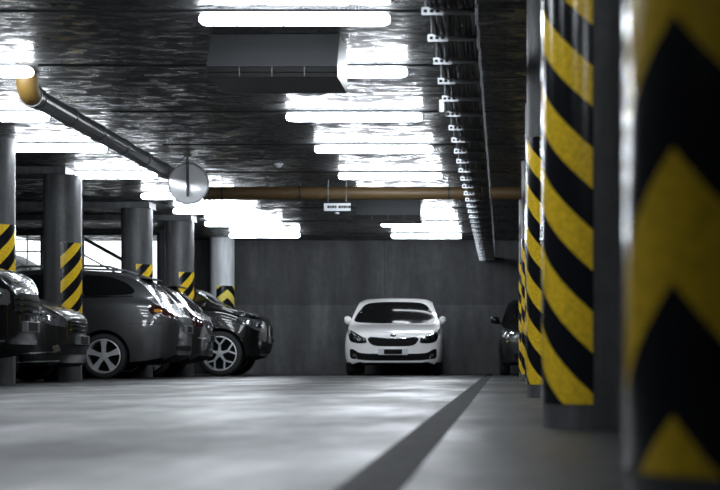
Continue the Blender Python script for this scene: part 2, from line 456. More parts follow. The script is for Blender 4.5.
vent(12.8, 'large dark ventilation box below the nearest tube light of the middle row')
vent(25.7, 'smaller far dark ventilation box under the brown cross pipe')

# ------------------------------------------------------------------ hanging sign, detector, mirror
sg = thing('hanging_sign', 'small white sign hanging just below the brown pipe', 'sign', (-2.23, 23.40, 2.32))
obj('panel', BX(-.18, .18, -.012, .012, -.05, .055, bev=.006), M['sign'], sg)
bm = bmesh.new()
x = -.13
for w_ in (.03, .02, .028, .02, .0, .03, .022, .03, .02, .026):
    if w_: box(bm, x, x+w_, -.015, -.011, -.012, .022)
    x += w_ + .008 if w_ else .02
obj('lettering', bm, M['black'], sg)
for x in (-.12, .12): obj('rod', T([(x, 0, .06), (x, 0, HC-2.32)], .005, 6), M['galv_dark'], sg)
obj('lamp_knob', capped_lathe([(.012, -.1), (.03, -.09), (.03, -.075), (.012, -.06)], 12, 'Z'), M['galv'], sg)
sd = thing('smoke_detector', 'tiny round smoke detector on the ceiling left of the middle tube lights', 'smoke detector', (-2.77, 21.5, HC))
obj('base', capped_lathe([(.055, 0), (.055, -.015)], 20, 'Z'), M['sign'], sd)
obj('sensor', capped_lathe([(.04, -.014), (.03, -.045), (.012, -.05)], 20, 'Z'), M['sign'], sd, 30)

SM = 84.; YM = 1740/SM; XM = (188.5-503)/SM; ZM = CAM_Z + (362-183.5)/SM; RM = .243
mr = thing('traffic_mirror', 'round convex traffic mirror hanging on a dark post from the ceiling', 'mirror', (XM, YM, ZM))
bm = bmesh.new(); prof = []
RC = 1.6
for k in range(13):
    r = (RM-.012)*k/12
    prof.append((max(r, .0005), -(math.sqrt(RC*RC-r*r)-math.sqrt(RC*RC-RM*RM))))
lathe(bm, prof, 48); obj('mirror_face', bm, M['dome'], mr, 60)
bm = bmesh.new(); lathe(bm, [(RM-.014, -.002), (RM-.012, -.012), (RM, -.012), (RM+.004, .004), (RM-.01, .03), (.05, .06), (.001, .06)], 48)
obj('rim', bm, M['lamp_body'], mr, 50)
bm = T([(0, -.055, HC-ZM), (0, -.055, -.16)], .016, 12); tube(bm, [(0, -.058, HC-ZM), (0, -.058, HC-ZM-.02)], .05, 12)
obj('post', bm, M['dark_metal'], mr)
obj('clamp', BX(-.02, .02, -.07, .01, .225, .262), M['dark_metal'], mr)

# ------------------------------------------------------------------ cars
def pchip(keys):
    xs = [k[0] for k in keys]; ys = [k[1] for k in keys]; n = len(xs)
    h = [xs[i+1]-xs[i] for i in range(n-1)]; d = [(ys[i+1]-ys[i])/h[i] for i in range(n-1)]
    m = [d[0]] + [0 if d[i-1]*d[i] <= 0 else 2*d[i-1]*d[i]/(d[i-1]+d[i]) for i in range(1, n-1)] + [d[-1]]
    def f(x):
        if x <= xs[0]: return ys[0]
        if x >= xs[-1]: return ys[-1]
        i = max(j for j in range(n-1) if xs[j] <= x)
        t = (x-xs[i])/h[i]; t2 = t*t; t3 = t2*t
        return (2*t3-3*t2+1)*ys[i]+(t3-2*t2+t)*h[i]*m[i]+(-2*t3+3*t2)*ys[i+1]+(t3-t2)*h[i]*m[i+1]
    return f

class Car:
    def __init__(s, p, root):
        s.p = p; s.root = root; L = p['L']
        top, sh, wd, bt = (pchip(p[k]) for k in ('top', 'shoulder', 'width', 'bottom'))
        s.wd, s.top = wd, top
        us = sorted(set([0, .015, .04, .07, .11, .16, .22, .3] + [round(.3+.09*k, 3) for k in range(int((L-.6)/.09)+1)] +
                        [L-.3, L-.22, L-.16, L-.11, L-.07, L-.04, L-.015, L]))
        tb = p.get('tumble', .36)
        def section(u):
            w, zs, zt, zb = wd(u), sh(u), top(u), bt(u)
            zs = min(zs, zt-.03); H = zs-zb; h = zt-zs
            P = [(0, zb), (w*.45, zb), (w*.8, zb), (w-.07, zb+.012), (w-.03, zb+.05), (w-.012, zb+.2*H), (w-.004, zb+.36*H), (w, zb+.5*H), (w-.001, zb+.64*H), (w-.008, zb+.78*H),
                 (w-.014, zb+.87*H), (w-.026, zb+.95*H), (w-.045, zs)]
            ws = w-.045; tr = tb*max(0, h-.1)
            for fr in (.12, .3, .5, .7, .86): P.append((ws-.012-tr*fr-.10*h*fr*fr, zs+h*fr))
            wr = ws-.012-tr-.10*h; cz = min(.05, .3*h)
            P += [(wr-.035, zs+h-cz*.75), (wr*.86, zt-cz*.45), (wr*.66, zt-cz*.22), (wr*.4, zt-cz*.07), (wr*.15, zt-.0), (0, zt)]
            return P
        bm = bmesh.new(); rings = []
        def ring(P, u, fx=None):
            full = P + [(-y, z) for y, z in P[-2:0:-1]]
            return [bm.verts.new((u if fx is None else fx(y, z, u), y, z)) for y, z in full]
        bowf, bowr = p.get('bowf', .10), p.get('bowr', .07)
        W = max(k[1] for k in p['width'])
        lean = p.get('lean', .0); 
        def fx(y, z, u):
            kf = max(0, 1-u/.55); kr = max(0, 1-(L-u)/.55)
            return u + bowf*kf*kf*(abs(y)/W)**2.2 - bowr*kr*kr*(abs(y)/W)**2.2
        def cap(u, sgn):
            P = section(u); zc = (P[0][1]+P[-1][1])/2; out = []
            for sc, du in ((0.0, .035), (.3, .033), (.6, .027), (.85, .013)):
                out.append([(y*sc, zc+(z-zc)*sc) for y, z in P] if sc else None); out[-1] = (out[-1], u+sgn*du, zc)
            return out
        caps = cap(0, -1)
        tip = bm.verts.new((caps[0][1], 0, caps[0][2]))
        rings = [ring(P, u, fx) for P, u, zc in caps[1:]]
        rings += [ring(section(u), u, fx) for u in us]
        ce = cap(L, 1)
        rings += [ring(P, u, fx) for P, u, zc in ce[:0:-1]]
        tip2 = bm.verts.new((ce[0][1], 0, ce[0][2]))
        n = len(rings[0])
        for A, B in zip(rings, rings[1:]):
            for k in range(n): bm.faces.new((A[k], B[k], B[(k+1) % n], A[(k+1) % n]))
        for k in range(n):
            bm.faces.new((tip, rings[0][k], rings[0][(k+1) % n])); bm.faces.new((tip2, rings[-1][(k+1) % n], rings[-1][k]))
        bmesh.ops.recalc_face_normals(bm, faces=bm.faces)
        s.bvh = BVHTree.FromBMesh(bm)
        me = bpy.data.meshes.new('tmp'); bm.to_mesh(me); bm.free()
        tmp = bpy.data.objects.new('tmp', me); C.objects.link(tmp)
        cut = []
        ra = p['arch']
        for u in (p['uf'], p['ur']):
            for sd in (1, -1):
                b2 = bmesh.new(); ya, yb = sd*(wd(u)-.30), sd*(wd(u)+.3)
                tube(b2, [(u, ya, p['rw']), (u, yb, p['rw'])], ra, 40)
                bmesh.ops.recalc_face_normals(b2, faces=b2.faces)
                m2 = bpy.data.meshes.new('cut'); b2.to_mesh(m2); b2.free()
                c = bpy.data.objects.new('cut', m2); C.objects.link(c); cut.append(c)
                md = tmp.modifiers.new('b', 'BOOLEAN'); md.object = c; md.operation = 'DIFFERENCE'; md.solver = 'EXACT'
        dg = bpy.context.evaluated_depsgraph_get(); dg.update()
        body = bpy.data.meshes.new_from_object(tmp.evaluated_get(dg))
        for c in cut: bpy.data.objects.remove(c)
        bpy.data.objects.remove(tmp)
        body.materials.clear(); body.name = 'body'
        o = link('body', body, [p['paint'], M['black']], root, 32)
        for f in body.polygons:
            f.material_index = 0
            c, nn = f.center, f.normal
            if nn.z < -.6 and c.z < .45: f.material_index = 1
            for u in (p['uf'], p['ur']):
                dx, dz = c.x-u, c.z-p['rw']; r = math.hypot(dx, dz)
                if r < ra+.01 and (abs(nn.y) > .9 and abs(c.y) < wd(u)-.25 or (abs(r-ra) < .012 and (nn.x*dx+nn.z*dz) < -.5*r)): f.material_index = 1
        s.body = o
    def ray(s, view, a, b):
        if view == 'front': o, d = Vector((-2, a, b)), Vector((1, 0, 0))
        elif view == 'rear': o, d = Vector((s.p['L']+2, a, b)), Vector((-1, 0, 0))
        elif view == 'left': o, d = Vector((a, 3, b)), Vector((0, -1, 0))
        elif view == 'right': o, d = Vector((a, -3, b)), Vector((0, 1, 0))
        elif view == 'top': o, d = Vector((a, b, 4)), Vector((0, 0, -1))
        h, nn, i, q = s.bvh.ray_cast(o, d)
        if h is None:
            for lim in (.06, .15, .4):
                h = s.bvh.find_nearest(o + d*(2.0), 9)[0]
                break
        return h, d
    def patch(s, name, poly, view, m, out=.004, th=.02, grid=.07, parent=None, rnd=1, smooth=40):
        for _ in range(rnd):
            q = []
            for i in range(len(poly)):
                A, B = Vector(poly[i]), Vector(poly[(i+1) % len(poly)])
                q += [tuple(A.lerp(B, .2)), tuple(A.lerp(B, .8))]
            poly = q
        bm = bmesh.new()
        bm.faces.new([bm.verts.new((a, b, 0)) for a, b in poly])
        for ax in (0, 1):
            lo, hi = min(p[ax] for p in poly), max(p[ax] for p in poly)
            n = max(1, int((hi-lo)/grid))
            for k in range(1, n+1):
                c = Vector((0, 0, 0)); c[ax] = lo+(hi-lo)*k/(n+1); nn = Vector((0, 0, 0)); nn[ax] = 1
                bmesh.ops.bisect_plane(bm, geom=bm.verts[:]+bm.edges[:]+bm.faces[:], plane_co=c, plane_no=nn)
        bm.verts.ensure_lookup_table()
        fr, bk = {}, {}
        vs = bm.verts[:]; fs = bm.faces[:]; es = [e for e in bm.edges if len(e.link_faces) == 1]
        pos = {}
        for v in vs:
            h, d = s.ray(view, v.co.x, v.co.y); pos[v] = (h - d*out, h + d*th)
        nb = {v: bm.verts.new(pos[v][1]) for v in vs}
        for f in fs: bm.faces.new([nb[v] for v in reversed(f.verts)])
        for e in es:
            a, b = e.verts; bm.faces.new((a, b, nb[b], nb[a]))
        for v in vs: v.co = pos[v][0]
        return obj(name, bm, m, parent or s.root, smooth)
    def both(s, name, poly, m, **k):
        return [s.patch(name, poly, v, m, **k) for v in ('left', 'right')]
    def mir(s, name, poly, view, m, **k):
        return [s.patch(name, [(a*q, b) for a, b in poly], view, m, **k) for q in (1, -1)]

def make_wheel(car, r, w, style, rimr, m=None):
    p = car.p; m = m or M['rim']
    for iu, u in enumerate((p['uf'], p['ur'])):
        for sd in (1, -1):
            yc = sd*(car.wd(u) - w/2 - .015)
            bm = bmesh.new()
            lathe(bm, [(rimr, -w/2+.01), (rimr+.02, -w/2), (r-.05, -w/2), (r-.015, -w/2+.015), (r, -w/2+.045), (r, w/2-.045), (r-.015, w/2-.015), (r-.05, w/2), (rimr+.02, w/2), (rimr, w/2-.01), (rimr, -w/2+.01)], 48)
            wh = obj('wheel', bm, M['rubber'], car.root, 30); wh.location = (u, yc, r)
            # rim: barrel, lip, back plate, spokes
            f = lambda a: sd*a
            bm = bmesh.new()
            lathe(bm, [(rimr, f(w/2-.008)), (rimr, f(w/2-.002)), (rimr-.012, f(w/2)), (rimr-.02, f(w/2-.012)), (rimr-.03, f(-w/2+.03)), (rimr-.005, f(-w/2+.03)), (rimr-.005, f(w/2-.01))], 48)
            obj('rim', bm, m, wh, 40)
            obj('brake_disc', capped_lathe([(rimr-.03, f(-.03)), (rimr-.03, f(-.02))], 32), M['black'], wh)
            bm = bmesh.new()
            def plate(poly, y0, y1, ang):
                ca, sa = math.cos(ang), math.sin(ang)
                A = [bm.verts.new((x*ca-z*sa, f(y0), x*sa+z*ca)) for x, z in poly]
                B = [bm.verts.new((x*ca-z*sa, f(y1), x*sa+z*ca)) for x, z in poly]
                bm.faces.new(A); bm.faces.new(B[::-1])
                for k in range(len(poly)): bm.faces.new((A[k], A[(k+1) % len(poly)], B[(k+1) % len(poly)], B[k]))
            ri = rimr-.015
            for k in range(5):
                a = 2*PI*k/5 + PI/2
                if style == 'five':
                    plate([(.035, -.03), (.12, -.03), (ri, -.05), (ri, .05), (.12, .03), (.035, .03)], w/2-.045, w/2-.016, a)
                elif style == 'split':
                    plate([(.045, -.024), (.15, -.017), (.15, .017), (.045, .024)], w/2-.05, w/2-.018, a)
                    plate([(.12, -.017), (.15, -.02), (ri, -.125), (ri, -.09), (.16, .005)], w/2-.05, w/2-.018, a)
                    plate([(.12, .017), (.16, -.005), (ri, .09), (ri, .125), (.15, .02)], w/2-.05, w/2-.018, a)
                else:
                    plate([(.04, -.02), (ri, -.035), (ri, .035), (.04, .02)], w/2-.045, w/2-.018, a)
            obj('spokes', bm, m, wh)
            obj('hub_cap', capped_lathe([(.058, f(w/2-.05)), (.055, f(w/2-.014)), (.03, f(w/2-.01))], 20), m, wh, 30)

def make_mirror(car, u, z, m, w=.21, h=.13, yo=None):
    for sd in (1, -1):
        y0 = sd*(car.wd(u)-.07); y1 = sd*(car.wd(u)+.02+(yo or 0))
        bm = bmesh.new(); rings = []
        for k, (t, s) in enumerate(((0, .45), (.12, .8), (.35, 1), (.7, .95), (.92, .7), (1, .35))):
            yy = y1 + sd*w*t; ring = []
            for q in range(12):
                a = 2*PI*q/12
                ring.append(bm.verts.new((u + .055*s*math.cos(a), yy, z+.03 + h/2*s*math.sin(a) + .02*t)))
            rings.append(ring)
        for A, B in zip(rings, rings[1:]):
            for q in range(12): bm.faces.new((A[q], A[(q+1) % 12], B[(q+1) % 12], B[q]))
        bm.faces.new(rings[0]); bm.faces.new(rings[-1])
        mo = obj('wing_mirror', bm, m, car.root, 50)
        bm = T([(u, y0, z-.03), (u, y1+sd*.03, z+.01)], .022, 8); obj('mirror_arm', bm, M['black'], mo)
        obj('mirror_glass', BX(u+.045, u+.06, min(y1+sd*.03, y1+sd*(w-.03)), max(y1+sd*.03, y1+sd*(w-.03)), z-.005, z+.075, bev=.004), M['mirror'], mo)

def plate_on(car, view, z, w=.52, h=.11, m=None):
    x, _ = car.ray(view, 0, z); sg_ = -1 if view == 'front' else 1
    a, b = sorted((x.x+sg_*.03, x.x-sg_*.02))
    o = obj('license_plate', BX(a, b, -w/2, w/2, z-h/2, z+h/2, bev=.004), m or M['plate_dim'], car.root)
    a, b = sorted((x.x+sg_*.034, x.x))
    obj('plate_cover', BX(a, b, -w/2+.1, w/2-.1, z-h/2+.012, z+h/2-.012), M['black'], o)
    return o

def root_car(label, pos, rz, L, grp=None):
    """local u runs from the nose (0) to the tail (L)"""
    return thing('parked_car', label, 'car', pos, rz, grp)

def hatch(L, W, H, belt=.93, hood=.95, nose=.70, cow=1.0, wst=2.0, rear=.55):
    """common one- and two-box profile; cow: where the windscreen starts, wst: where it meets the roof"""
    w = W/2
    return dict(L=L,
        top=[(0, nose), (.05, nose+.04), (.15, nose+.085), (.35, nose+.135), (.65, hood-.045), (cow, hood+.01), (cow+.12, hood+.075), ((cow+wst)/2, (hood+H)/2+.05), (wst-.15, H-.065), (wst+.2, H-.01), (wst+.75, H), (L-1.1, H-.03), (L-rear-.12, H-.085), (L-rear*.5, belt+.25), (L-.16, belt+.03), (L-.05, belt-.06), (L, belt-.14)],
        shoulder=[(0, nose-.10), (.1, nose-.04), (.35, nose+.04), (cow, hood-.09), (2.0, belt-.02), (L-1, belt+.01), (L-.2, belt-.03), (L, belt-.2)],
        width=[(0, w*.74), (.05, w*.83), (.14, w*.91), (.3, w*.965), (.6, w*.99), (1.3, w), (L-1.2, w), (L-.5, w*.975), (L-.2, w*.92), (L-.06, w*.84), (L, w*.74)],
        bottom=[(0, .23), (.12, .185), (.5, .18), (L-.7, .19), (L-.15, .26), (L, .34)])

def side_glass(car, poly_list):
    for poly in poly_list: car.both('side_window', poly, M['glass'], out=.003, th=.012, rnd=1)

# --- white hatchback facing the camera
r = root_car('white hatchback facing the camera at the end of the drive lane', (-1.935, 30.65, 0), PI/2+math.radians(2), 4.2)
p = hatch(4.2, 1.78, 1.455, belt=.97, hood=.93, nose=.70, cow=1.0, wst=2.0)
p.update(paint=M['white_paint'], uf=.86, ur=3.5, rw=.315, arch=.35, tumble=.37)
k = Car(p, r)
make_wheel(k, .315, .205, 'plain', .21); make_mirror(k, 1.32, .965, M['white_paint'], w=.13, h=.155, yo=-.11)
k.patch('windshield', [(-.765, .965), (-.70, 1.12), (-.55, 1.335), (-.2, 1.36), (.2, 1.36), (.55, 1.335), (.70, 1.12), (.765, .965), (.3, .94), (-.3, .94)], 'front', M['windscreen'], rnd=2, grid=.05)
side_glass(k, [[(1.45, 1.0), (2.1, 1.34), (2.5, 1.36), (2.5, 1.0)], [(2.56, 1.0), (2.56, 1.36), (3.1, 1.35), (3.6, 1.2), (3.4, 1.02)]])
k.patch('rear_window', [(-.55, 1.04), (-.45, 1.33), (.45, 1.33), (.55, 1.04)], 'rear', M['glass'], rnd=2)
gr = k.patch('grille', [(-.46, .64), (-.41, .675), (-.15, .65), (.15, .65), (.41, .675), (.46, .64), (.38, .54), (.25, .515), (-.25, .515), (-.38, .54)], 'front', M['black'], rnd=1, grid=.05)
k.patch('grille_trim', [(-.45, .65), (-.40, .685), (-.15, .662), (.15, .662), (.40, .685), (.45, .65), (.40, .673), (.15, .652), (-.15, .652), (-.40, .673)], 'front', M['chrome'], out=.01, rnd=0, grid=.05, parent=gr)
k.patch('lower_intake', [(-.77, .475), (-.70, .465), (-.60, .40), (-.40, .385), (.40, .385), (.60, .40), (.70, .465), (.77, .475), (.765, .30), (.62, .285), (.45, .265), (-.45, .265), (-.62, .285), (-.765, .30)], 'front', M['black'], rnd=1, grid=.05)
k.patch('bumper_lip', [(-.72, .215), (-.4, .225), (.4, .225), (.72, .215), (.7, .19), (-.7, .19)], 'front', M['black'], rnd=1, grid=.06)
for q in (1, -1):
    h = k.patch('headlight', [(q*a, b) for a, b in ((.46, .575), (.48, .65), (.60, .715), (.74, .80), (.795, .82), (.80, .70), (.76, .60), (.62, .565))], 'front', M['glass'], out=.006, rnd=1, grid=.04)
    for a, b, s_ in ((.60, .645, .042), (.70, .665, .035), (.52, .63, .022)):
        k.patch('projector', [(q*a+s_*math.cos(t*PI/4), b+s_*math.sin(t*PI/4)) for t in range(8)], 'front', M['reflector'], out=.011, rnd=1, parent=h, grid=.2)
    k.patch('running_light', [(q*a, b) for a, b in ((.47, .655), (.60, .708), (.74, .782), (.76, .775), (.62, .695), (.48, .645))], 'front', M['reflector'], out=.010, rnd=0, parent=h)
    fg = k.patch('fog_light', [(q*.685+.04*math.cos(t*PI/4), .36+.03*math.sin(t*PI/4)) for t in range(8)], 'front', M['lens'], out=.01, rnd=1, grid=.2)
    k.patch('tail_light', [(q*a, b) for a, b in ((.5, .8), (.52, .95), (.75, .98), (.72, .8))], 'rear', M['tail'], out=.008, rnd=1)
pl = plate_on(k, 'front', .42, m=M['plate'])
bd = k.patch('badge', [(.055*math.cos(t*PI/6), .715+.026*math.sin(t*PI/6)) for t in range(12)], 'front', M['chrome'], out=.012, rnd=0, grid=.2)
k.patch('badge_field', [(.045*math.cos(t*PI/6), .715+.019*math.sin(t*PI/6)) for t in range(12)], 'front', M['black'], out=.015, rnd=0, grid=.2, parent=bd)
fc_ = bpy.data.curves.new('badge_letters', 'FONT'); fc_.body = 'KIA'; fc_.size = .034; fc_.extrude = .001; fc_.align_x = 'CENTER'; fc_.align_y = 'CENTER'
to = bpy.data.objects.new('t', fc_); C.objects.link(to)
dg = bpy.context.evaluated_depsgraph_get(); tme = bpy.data.meshes.new_from_object(to.evaluated_get(dg)); bpy.data.objects.remove(to)
tx = k.ray('front', 0, .715)[0].x
tme.transform(Matrix.Translation((tx-.017, 0, .715)) @ Matrix.Rotation(-PI/2, 4, 'Z') @ Matrix.Rotation(PI/2, 4, 'X'))
link('badge_lettering', tme, M['chrome'], bd)
for q in (1, -1):
    obj('wiper', T([(1.05, q*.1-.1, 0), (1.12, q*.3-.1, 0)], .006, 6), M['black'], r) if False else None

# --- black off-roader facing right, near the back wall
r = root_car('black off-roader facing right with split-spoke rims, farthest of the left-hand cars', (-4.10, 30.47, 0), PI, 4.75)
p = hatch(4.75, 1.86, 1.60, belt=1.12, hood=1.22, nose=.98, cow=.76, wst=1.42)
p['bottom'] = [(0, .42), (.1, .32), (.4, .27), (4, .28), (4.6, .34), (4.75, .42)]
p.update(paint=M['black_paint'], uf=.72, ur=3.65, rw=.385, arch=.435, tumble=.34, bowf=.14)
k = Car(p, r); make_wheel(k, .385, .26, 'split', .295); make_mirror(k, 1.45, 1.16, M['black_paint'], w=.2, h=.17)
k.patch('windshield', [(-.68, 1.25), (-.5, 1.52), (.5, 1.52), (.68, 1.25)], 'front', M['glass'], rnd=2, grid=.06)
side_glass(k, [[(1.12, 1.2), (1.55, 1.48), (2.55, 1.51), (2.55, 1.18)], [(2.62, 1.18), (2.62, 1.51), (3.5, 1.48), (3.6, 1.18)], [(3.68, 1.2), (3.65, 1.46), (4.0, 1.40), (4.2, 1.28)]])
k.patch('rear_window', [(-.58, 1.2), (-.45, 1.45), (.45, 1.45), (.58, 1.2)], 'rear', M['glass'], rnd=2)
for q in (1, -1):
    g_ = k.patch('grille', [(q*a, b) for a, b in ((.04, .66), (.05, .88), (.26, .88), (.30, .80), (.27, .66))], 'front', M['black'], out=.012, rnd=1, grid=.06)
    for j in range(6):
        a = .07+.033*j
        k.patch('grille_bar', [(q*a, .68), (q*a, .86), (q*(a+.012), .86), (q*(a+.012), .68)], 'front', M['chrome'], out=.022, rnd=0, grid=.3, parent=g_)
    h = k.patch('headlight', [(q*a, b) for a, b in ((.42, .76), (.42, .90), (.60, .96), (.84, .98), (.875, .90), (.82, .80), (.6, .75))], 'front', M['lens'], out=.008, rnd=1, grid=.05)
    for a, s_ in ((.55, .05), (.70, .045)):
        k.patch('projector', [(q*a+s_*math.cos(t*PI/4), .86+s_*math.sin(t*PI/4)) for t in range(8)], 'front', M['reflector'], out=.014, rnd=1, parent=h, grid=.2)
    k.patch('fog_light', [(q*.66+.05*math.cos(t*PI/4), .56+.04*math.sin(t*PI/4)) for t in range(8)], 'front', M['lens'], out=.01, rnd=1, grid=.2)
    k.patch('tail_light', [(q*a, b) for a, b in ((.5, .9), (.52, 1.08), (.8, 1.1), (.8, .92))], 'rear', M['tail'], out=.008, rnd=1)
for v in ('left', 'right'):
    hs = k.patch('headlight_wrap', [(.12, .84), (.11, .93), (.25, 1.0), (.42, 1.01), (.40, .95), (.25, .85)], v, M['lens'], out=.008, rnd=1, grid=.05)
    k.patch('reflector', [(.17, .86), (.16, .92), (.25, .95), (.27, .89)], v, M['reflector'], out=.012, rnd=1, parent=hs)
    k.patch('reflector', [(.28, .90), (.28, .96), (.35, .98), (.34, .93)], v, M['reflector'], out=.012, rnd=1, parent=hs)
    k.patch('door_seam', [(1.42, .4), (1.42, 1.14), (1.43, 1.14), (1.43, .4)], v, M['black'], out=.002, rnd=0)
    k.patch('door_seam', [(2.58, .4), (2.58, 1.14), (2.59, 1.14), (2.59, .4)], v, M['black'], out=.002, rnd=0)
k.patch('lower_intake', [(-.6, .50), (-.6, .60), (.6, .60), (.6, .50), (.5, .42), (-.5, .42)], 'front', M['black'], out=.006, rnd=1)
k.patch('skid_plate', [(-.5, .34), (-.5, .39), (.5, .39), (.5, .34)], 'front', M['galv_dark'], out=.01, rnd=1)
plate_on(k, 'front', .62)

# --- grey estate facing left (tail to the lane)
r = root_car('grey estate car with five-spoke rims and its tail towards the lane', (-9.0, 25.68, 0), 0, 4.3)
L = 4.32
p = hatch(L, 1.76, 1.60, belt=1.10, hood=1.0, nose=.75, cow=1.0, wst=2.0, rear=.62)
p['top'][-6:] = [(L-1.5, 1.59), (L-.95, 1.555), (L-.62, 1.49), (L-.34, 1.24), (L-.17, 1.02), (L, .90)]
p.update(paint=M['grey_paint'], uf=.82, ur=3.30, rw=.325, arch=.375, tumble=.34)
k = Car(p, r); make_wheel(k, .325, .215, 'five', .245); make_mirror(k, 1.4, 1.1, M['grey_paint'])
k.patch('windshield', [(-.62, 1.06), (-.46, 1.48), (.46, 1.48), (.62, 1.06)], 'front', M['glass'], rnd=2, grid=.06)
side_glass(k, [[(1.3, 1.16), (1.95, 1.47), (2.0, 1.48), (2.0, 1.16)], [(2.06, 1.16), (2.06, 1.49), (2.84, 1.50), (2.92, 1.17)], [(2.97, 1.18), (2.92, 1.495), (3.35, 1.47), (3.6, 1.38), (3.74, 1.26), (3.68, 1.205), (3.3, 1.19)]])
k.patch('rear_window', [(-.6, 1.10), (-.5, 1.42), (.5, 1.42), (.6, 1.10)], 'rear', M['glass'], rnd=2)
k.both('beltline_trim', [(1.2, 1.125), (1.2, 1.14), (3.7, 1.19), (3.7, 1.175)], M['chrome'], out=.006, rnd=0)
bm = bmesh.new()
sp = [(L-.72, .48, 1.50), (L-.55, .5, 1.50), (L-.44, .48, 1.462), (L-.44, .48, 1.447), (L-.6, .5, 1.46)]
A = [bm.verts.new((a, b, c)) for a, b, c in sp]; B = [bm.verts.new((a, -b, c)) for a, b, c in sp]
bm.faces.new(A); bm.faces.new(B[::-1])
for j in range(5): bm.faces.new((A[j], A[(j+1) % 5], B[(j+1) % 5], B[j]))
obj('roof_spoiler', bm, M['grey_paint'], r, 40)
for q in (1, -1):
    pts = [(u, q*.52, z) for u, z in ((1.9, 1.56), (2.0, 1.615), (2.7, 1.64), (3.3, 1.62), (3.5, 1.56))]
    obj('roof_rail', T(pts, .016, 8), M['galv'], r, 60)
    h = k.patch('tail_light', [(q*a, b) for a, b in ((.50, .86), (.50, 1.0), (.80, 1.02), (.82, .88))], 'rear', M['tail'], out=.008, rnd=1)
for v in ('left', 'right'):
    h = k.patch('tail_light_wrap', [(L-.36, .92), (L-.40, 1.06), (L-.24, 1.05), (L-.13, .98), (L-.12, .88)], v, M['tail'], out=.008, rnd=1, grid=.05)
    k.patch('turn_signal', [(L-.30, .95), (L-.31, 1.0), (L-.20, .99), (L-.19, .95)], v, M['amber'], out=.012, rnd=1, parent=h)
    for a in (1.98, 2.93): k.patch('door_seam', [(a, .42), (a, 1.12), (a+.009, 1.12), (a+.009, .42)], v, M['black'], out=.002, rnd=0)
    k.patch('door_handle', [(2.68, .98), (2.68, 1.01), (2.86, 1.015), (2.86, .985)], v, M['grey_paint'], out=.03, rnd=1)
    k.patch('fuel_flap', [(3.52, .82), (3.52, .95), (3.66, .95), (3.66, .82)], v, M['grey_paint'], out=.003, th=.002, rnd=2)
    k.patch('bumper_seam', [(3.66, .78), (3.66, .786), (L-.2, .80), (L-.2, .793)], v, M['black'], out=.002, rnd=0)
plate_on(k, 'rear', .72)
k.patch('rear_bumper_trim', [(-.6, .40), (-.6, .48), (.6, .48), (.6, .40)], 'rear', M['black'], rnd=1)

# --- charcoal hatch between the estate and the off-roader
r = root_car('charcoal hatchback mostly hidden between the grey estate and the black off-roader', (-8.90, 28.06, 0), 0, 4.2)
L = 4.15
p = hatch(L, 1.72, 1.54, belt=1.02, hood=.96, nose=.72, rear=.62)
p['top'][-6:] = [(L-1.4, 1.535), (L-.9, 1.51), (L-.58, 1.45), (L-.3, 1.22), (L-.14, 1.03), (L, .90)]
p.update(paint=M['silver_dark'], uf=.82, ur=3.36, rw=.31, arch=.355, tumble=.34)
k = Car(p, r); make_wheel(k, .31, .2, 'plain', .22); make_mirror(k, 1.35, 1.02, M['silver_dark'])
k.patch('windshield', [(-.6, 1.0), (-.46, 1.38), (.46, 1.38), (.6, 1.0)], 'front', M['glass'], rnd=2)
side_glass(k, [[(1.4, 1.08), (2.0, 1.38), (2.3, 1.39), (2.3, 1.07)], [(2.36, 1.07), (2.36, 1.39), (2.9, 1.38), (3.4, 1.3), (3.5, 1.1)]])
k.patch('rear_window', [(-.58, 1.04), (-.48, 1.34), (.48, 1.34), (.58, 1.04)], 'rear', M['glass'], rnd=2)
k.both('rear_pillar_trim', [(L-.62, 1.33), (L-.58, 1.36), (L-.22, 1.08), (L-.27, 1.06)], M['chrome'], out=.01, rnd=0, grid=.05)
bm = BX(L-.66, L-.42, -.46, .46, 1.435, 1.46, bev=.008); obj('roof_spoiler', bm, M['silver_dark'], r)
for q in (1, -1): k.patch('tail_light', [(q*a, b) for a, b in ((.45, .80), (.45, .95), (.78, .98), (.8, .8))], 'rear', M['tail'], out=.008, rnd=1)
for v in ('left', 'right'):
    h = k.patch('tail_light_wrap', [(L-.36, .80), (L-.38, .99), (L-.2, .98), (L-.08, .92), (L-.09, .78)], v, M['lens'], out=.008, rnd=1, grid=.05)
    k.patch('turn_signal', [(L-.30, .84), (L-.31, .94), (L-.18, .93), (L-.17, .84)], v, M['reflector'], out=.012, rnd=1, parent=h)
    k.patch('reflector_strip', [(L-.30, .50), (L-.30, .53), (L-.14, .53), (L-.14, .50)], v, M['reflector'], out=.01, rnd=0)
plate_on(k, 'rear', .62)
k.patch('bumper_chrome', [(-.68, .60), (-.68, .63), (.68, .63), (.68, .60)], 'rear', M['chrome'], out=.012, rnd=0)

# --- glossy black car facing right, second from the left edge
r = root_car('glossy black car facing right, its hood and headlight in front of the striped column', (-5.08, 20.86, 0), PI, 4.4)
L = 4.35
p = hatch(L, 1.78, 1.48, belt=1.0, hood=1.09, nose=.80, cow=1.05, wst=2.1)
p.update(paint=M['graphite'], uf=.80, ur=3.45, rw=.32, arch=.365, tumble=.34, bowf=.16)
k = Car(p, r); make_wheel(k, .32, .21, 'plain', .22, M['rim_dark']); make_mirror(k, 1.55, 1.05, M['graphite'])
k.patch('windshield', [(-.62, 1.13), (-.46, 1.37), (.46, 1.37), (.62, 1.13)], 'front', M['glass'], rnd=2)
side_glass(k, [[(1.6, 1.07), (2.15, 1.33), (2.6, 1.35), (2.6, 1.05)], [(2.66, 1.05), (2.66, 1.35), (3.2, 1.33), (3.6, 1.10)]])
k.patch('rear_window', [(-.55, 1.04), (-.45, 1.30), (.45, 1.30), (.55, 1.04)], 'rear', M['glass'], rnd=2)
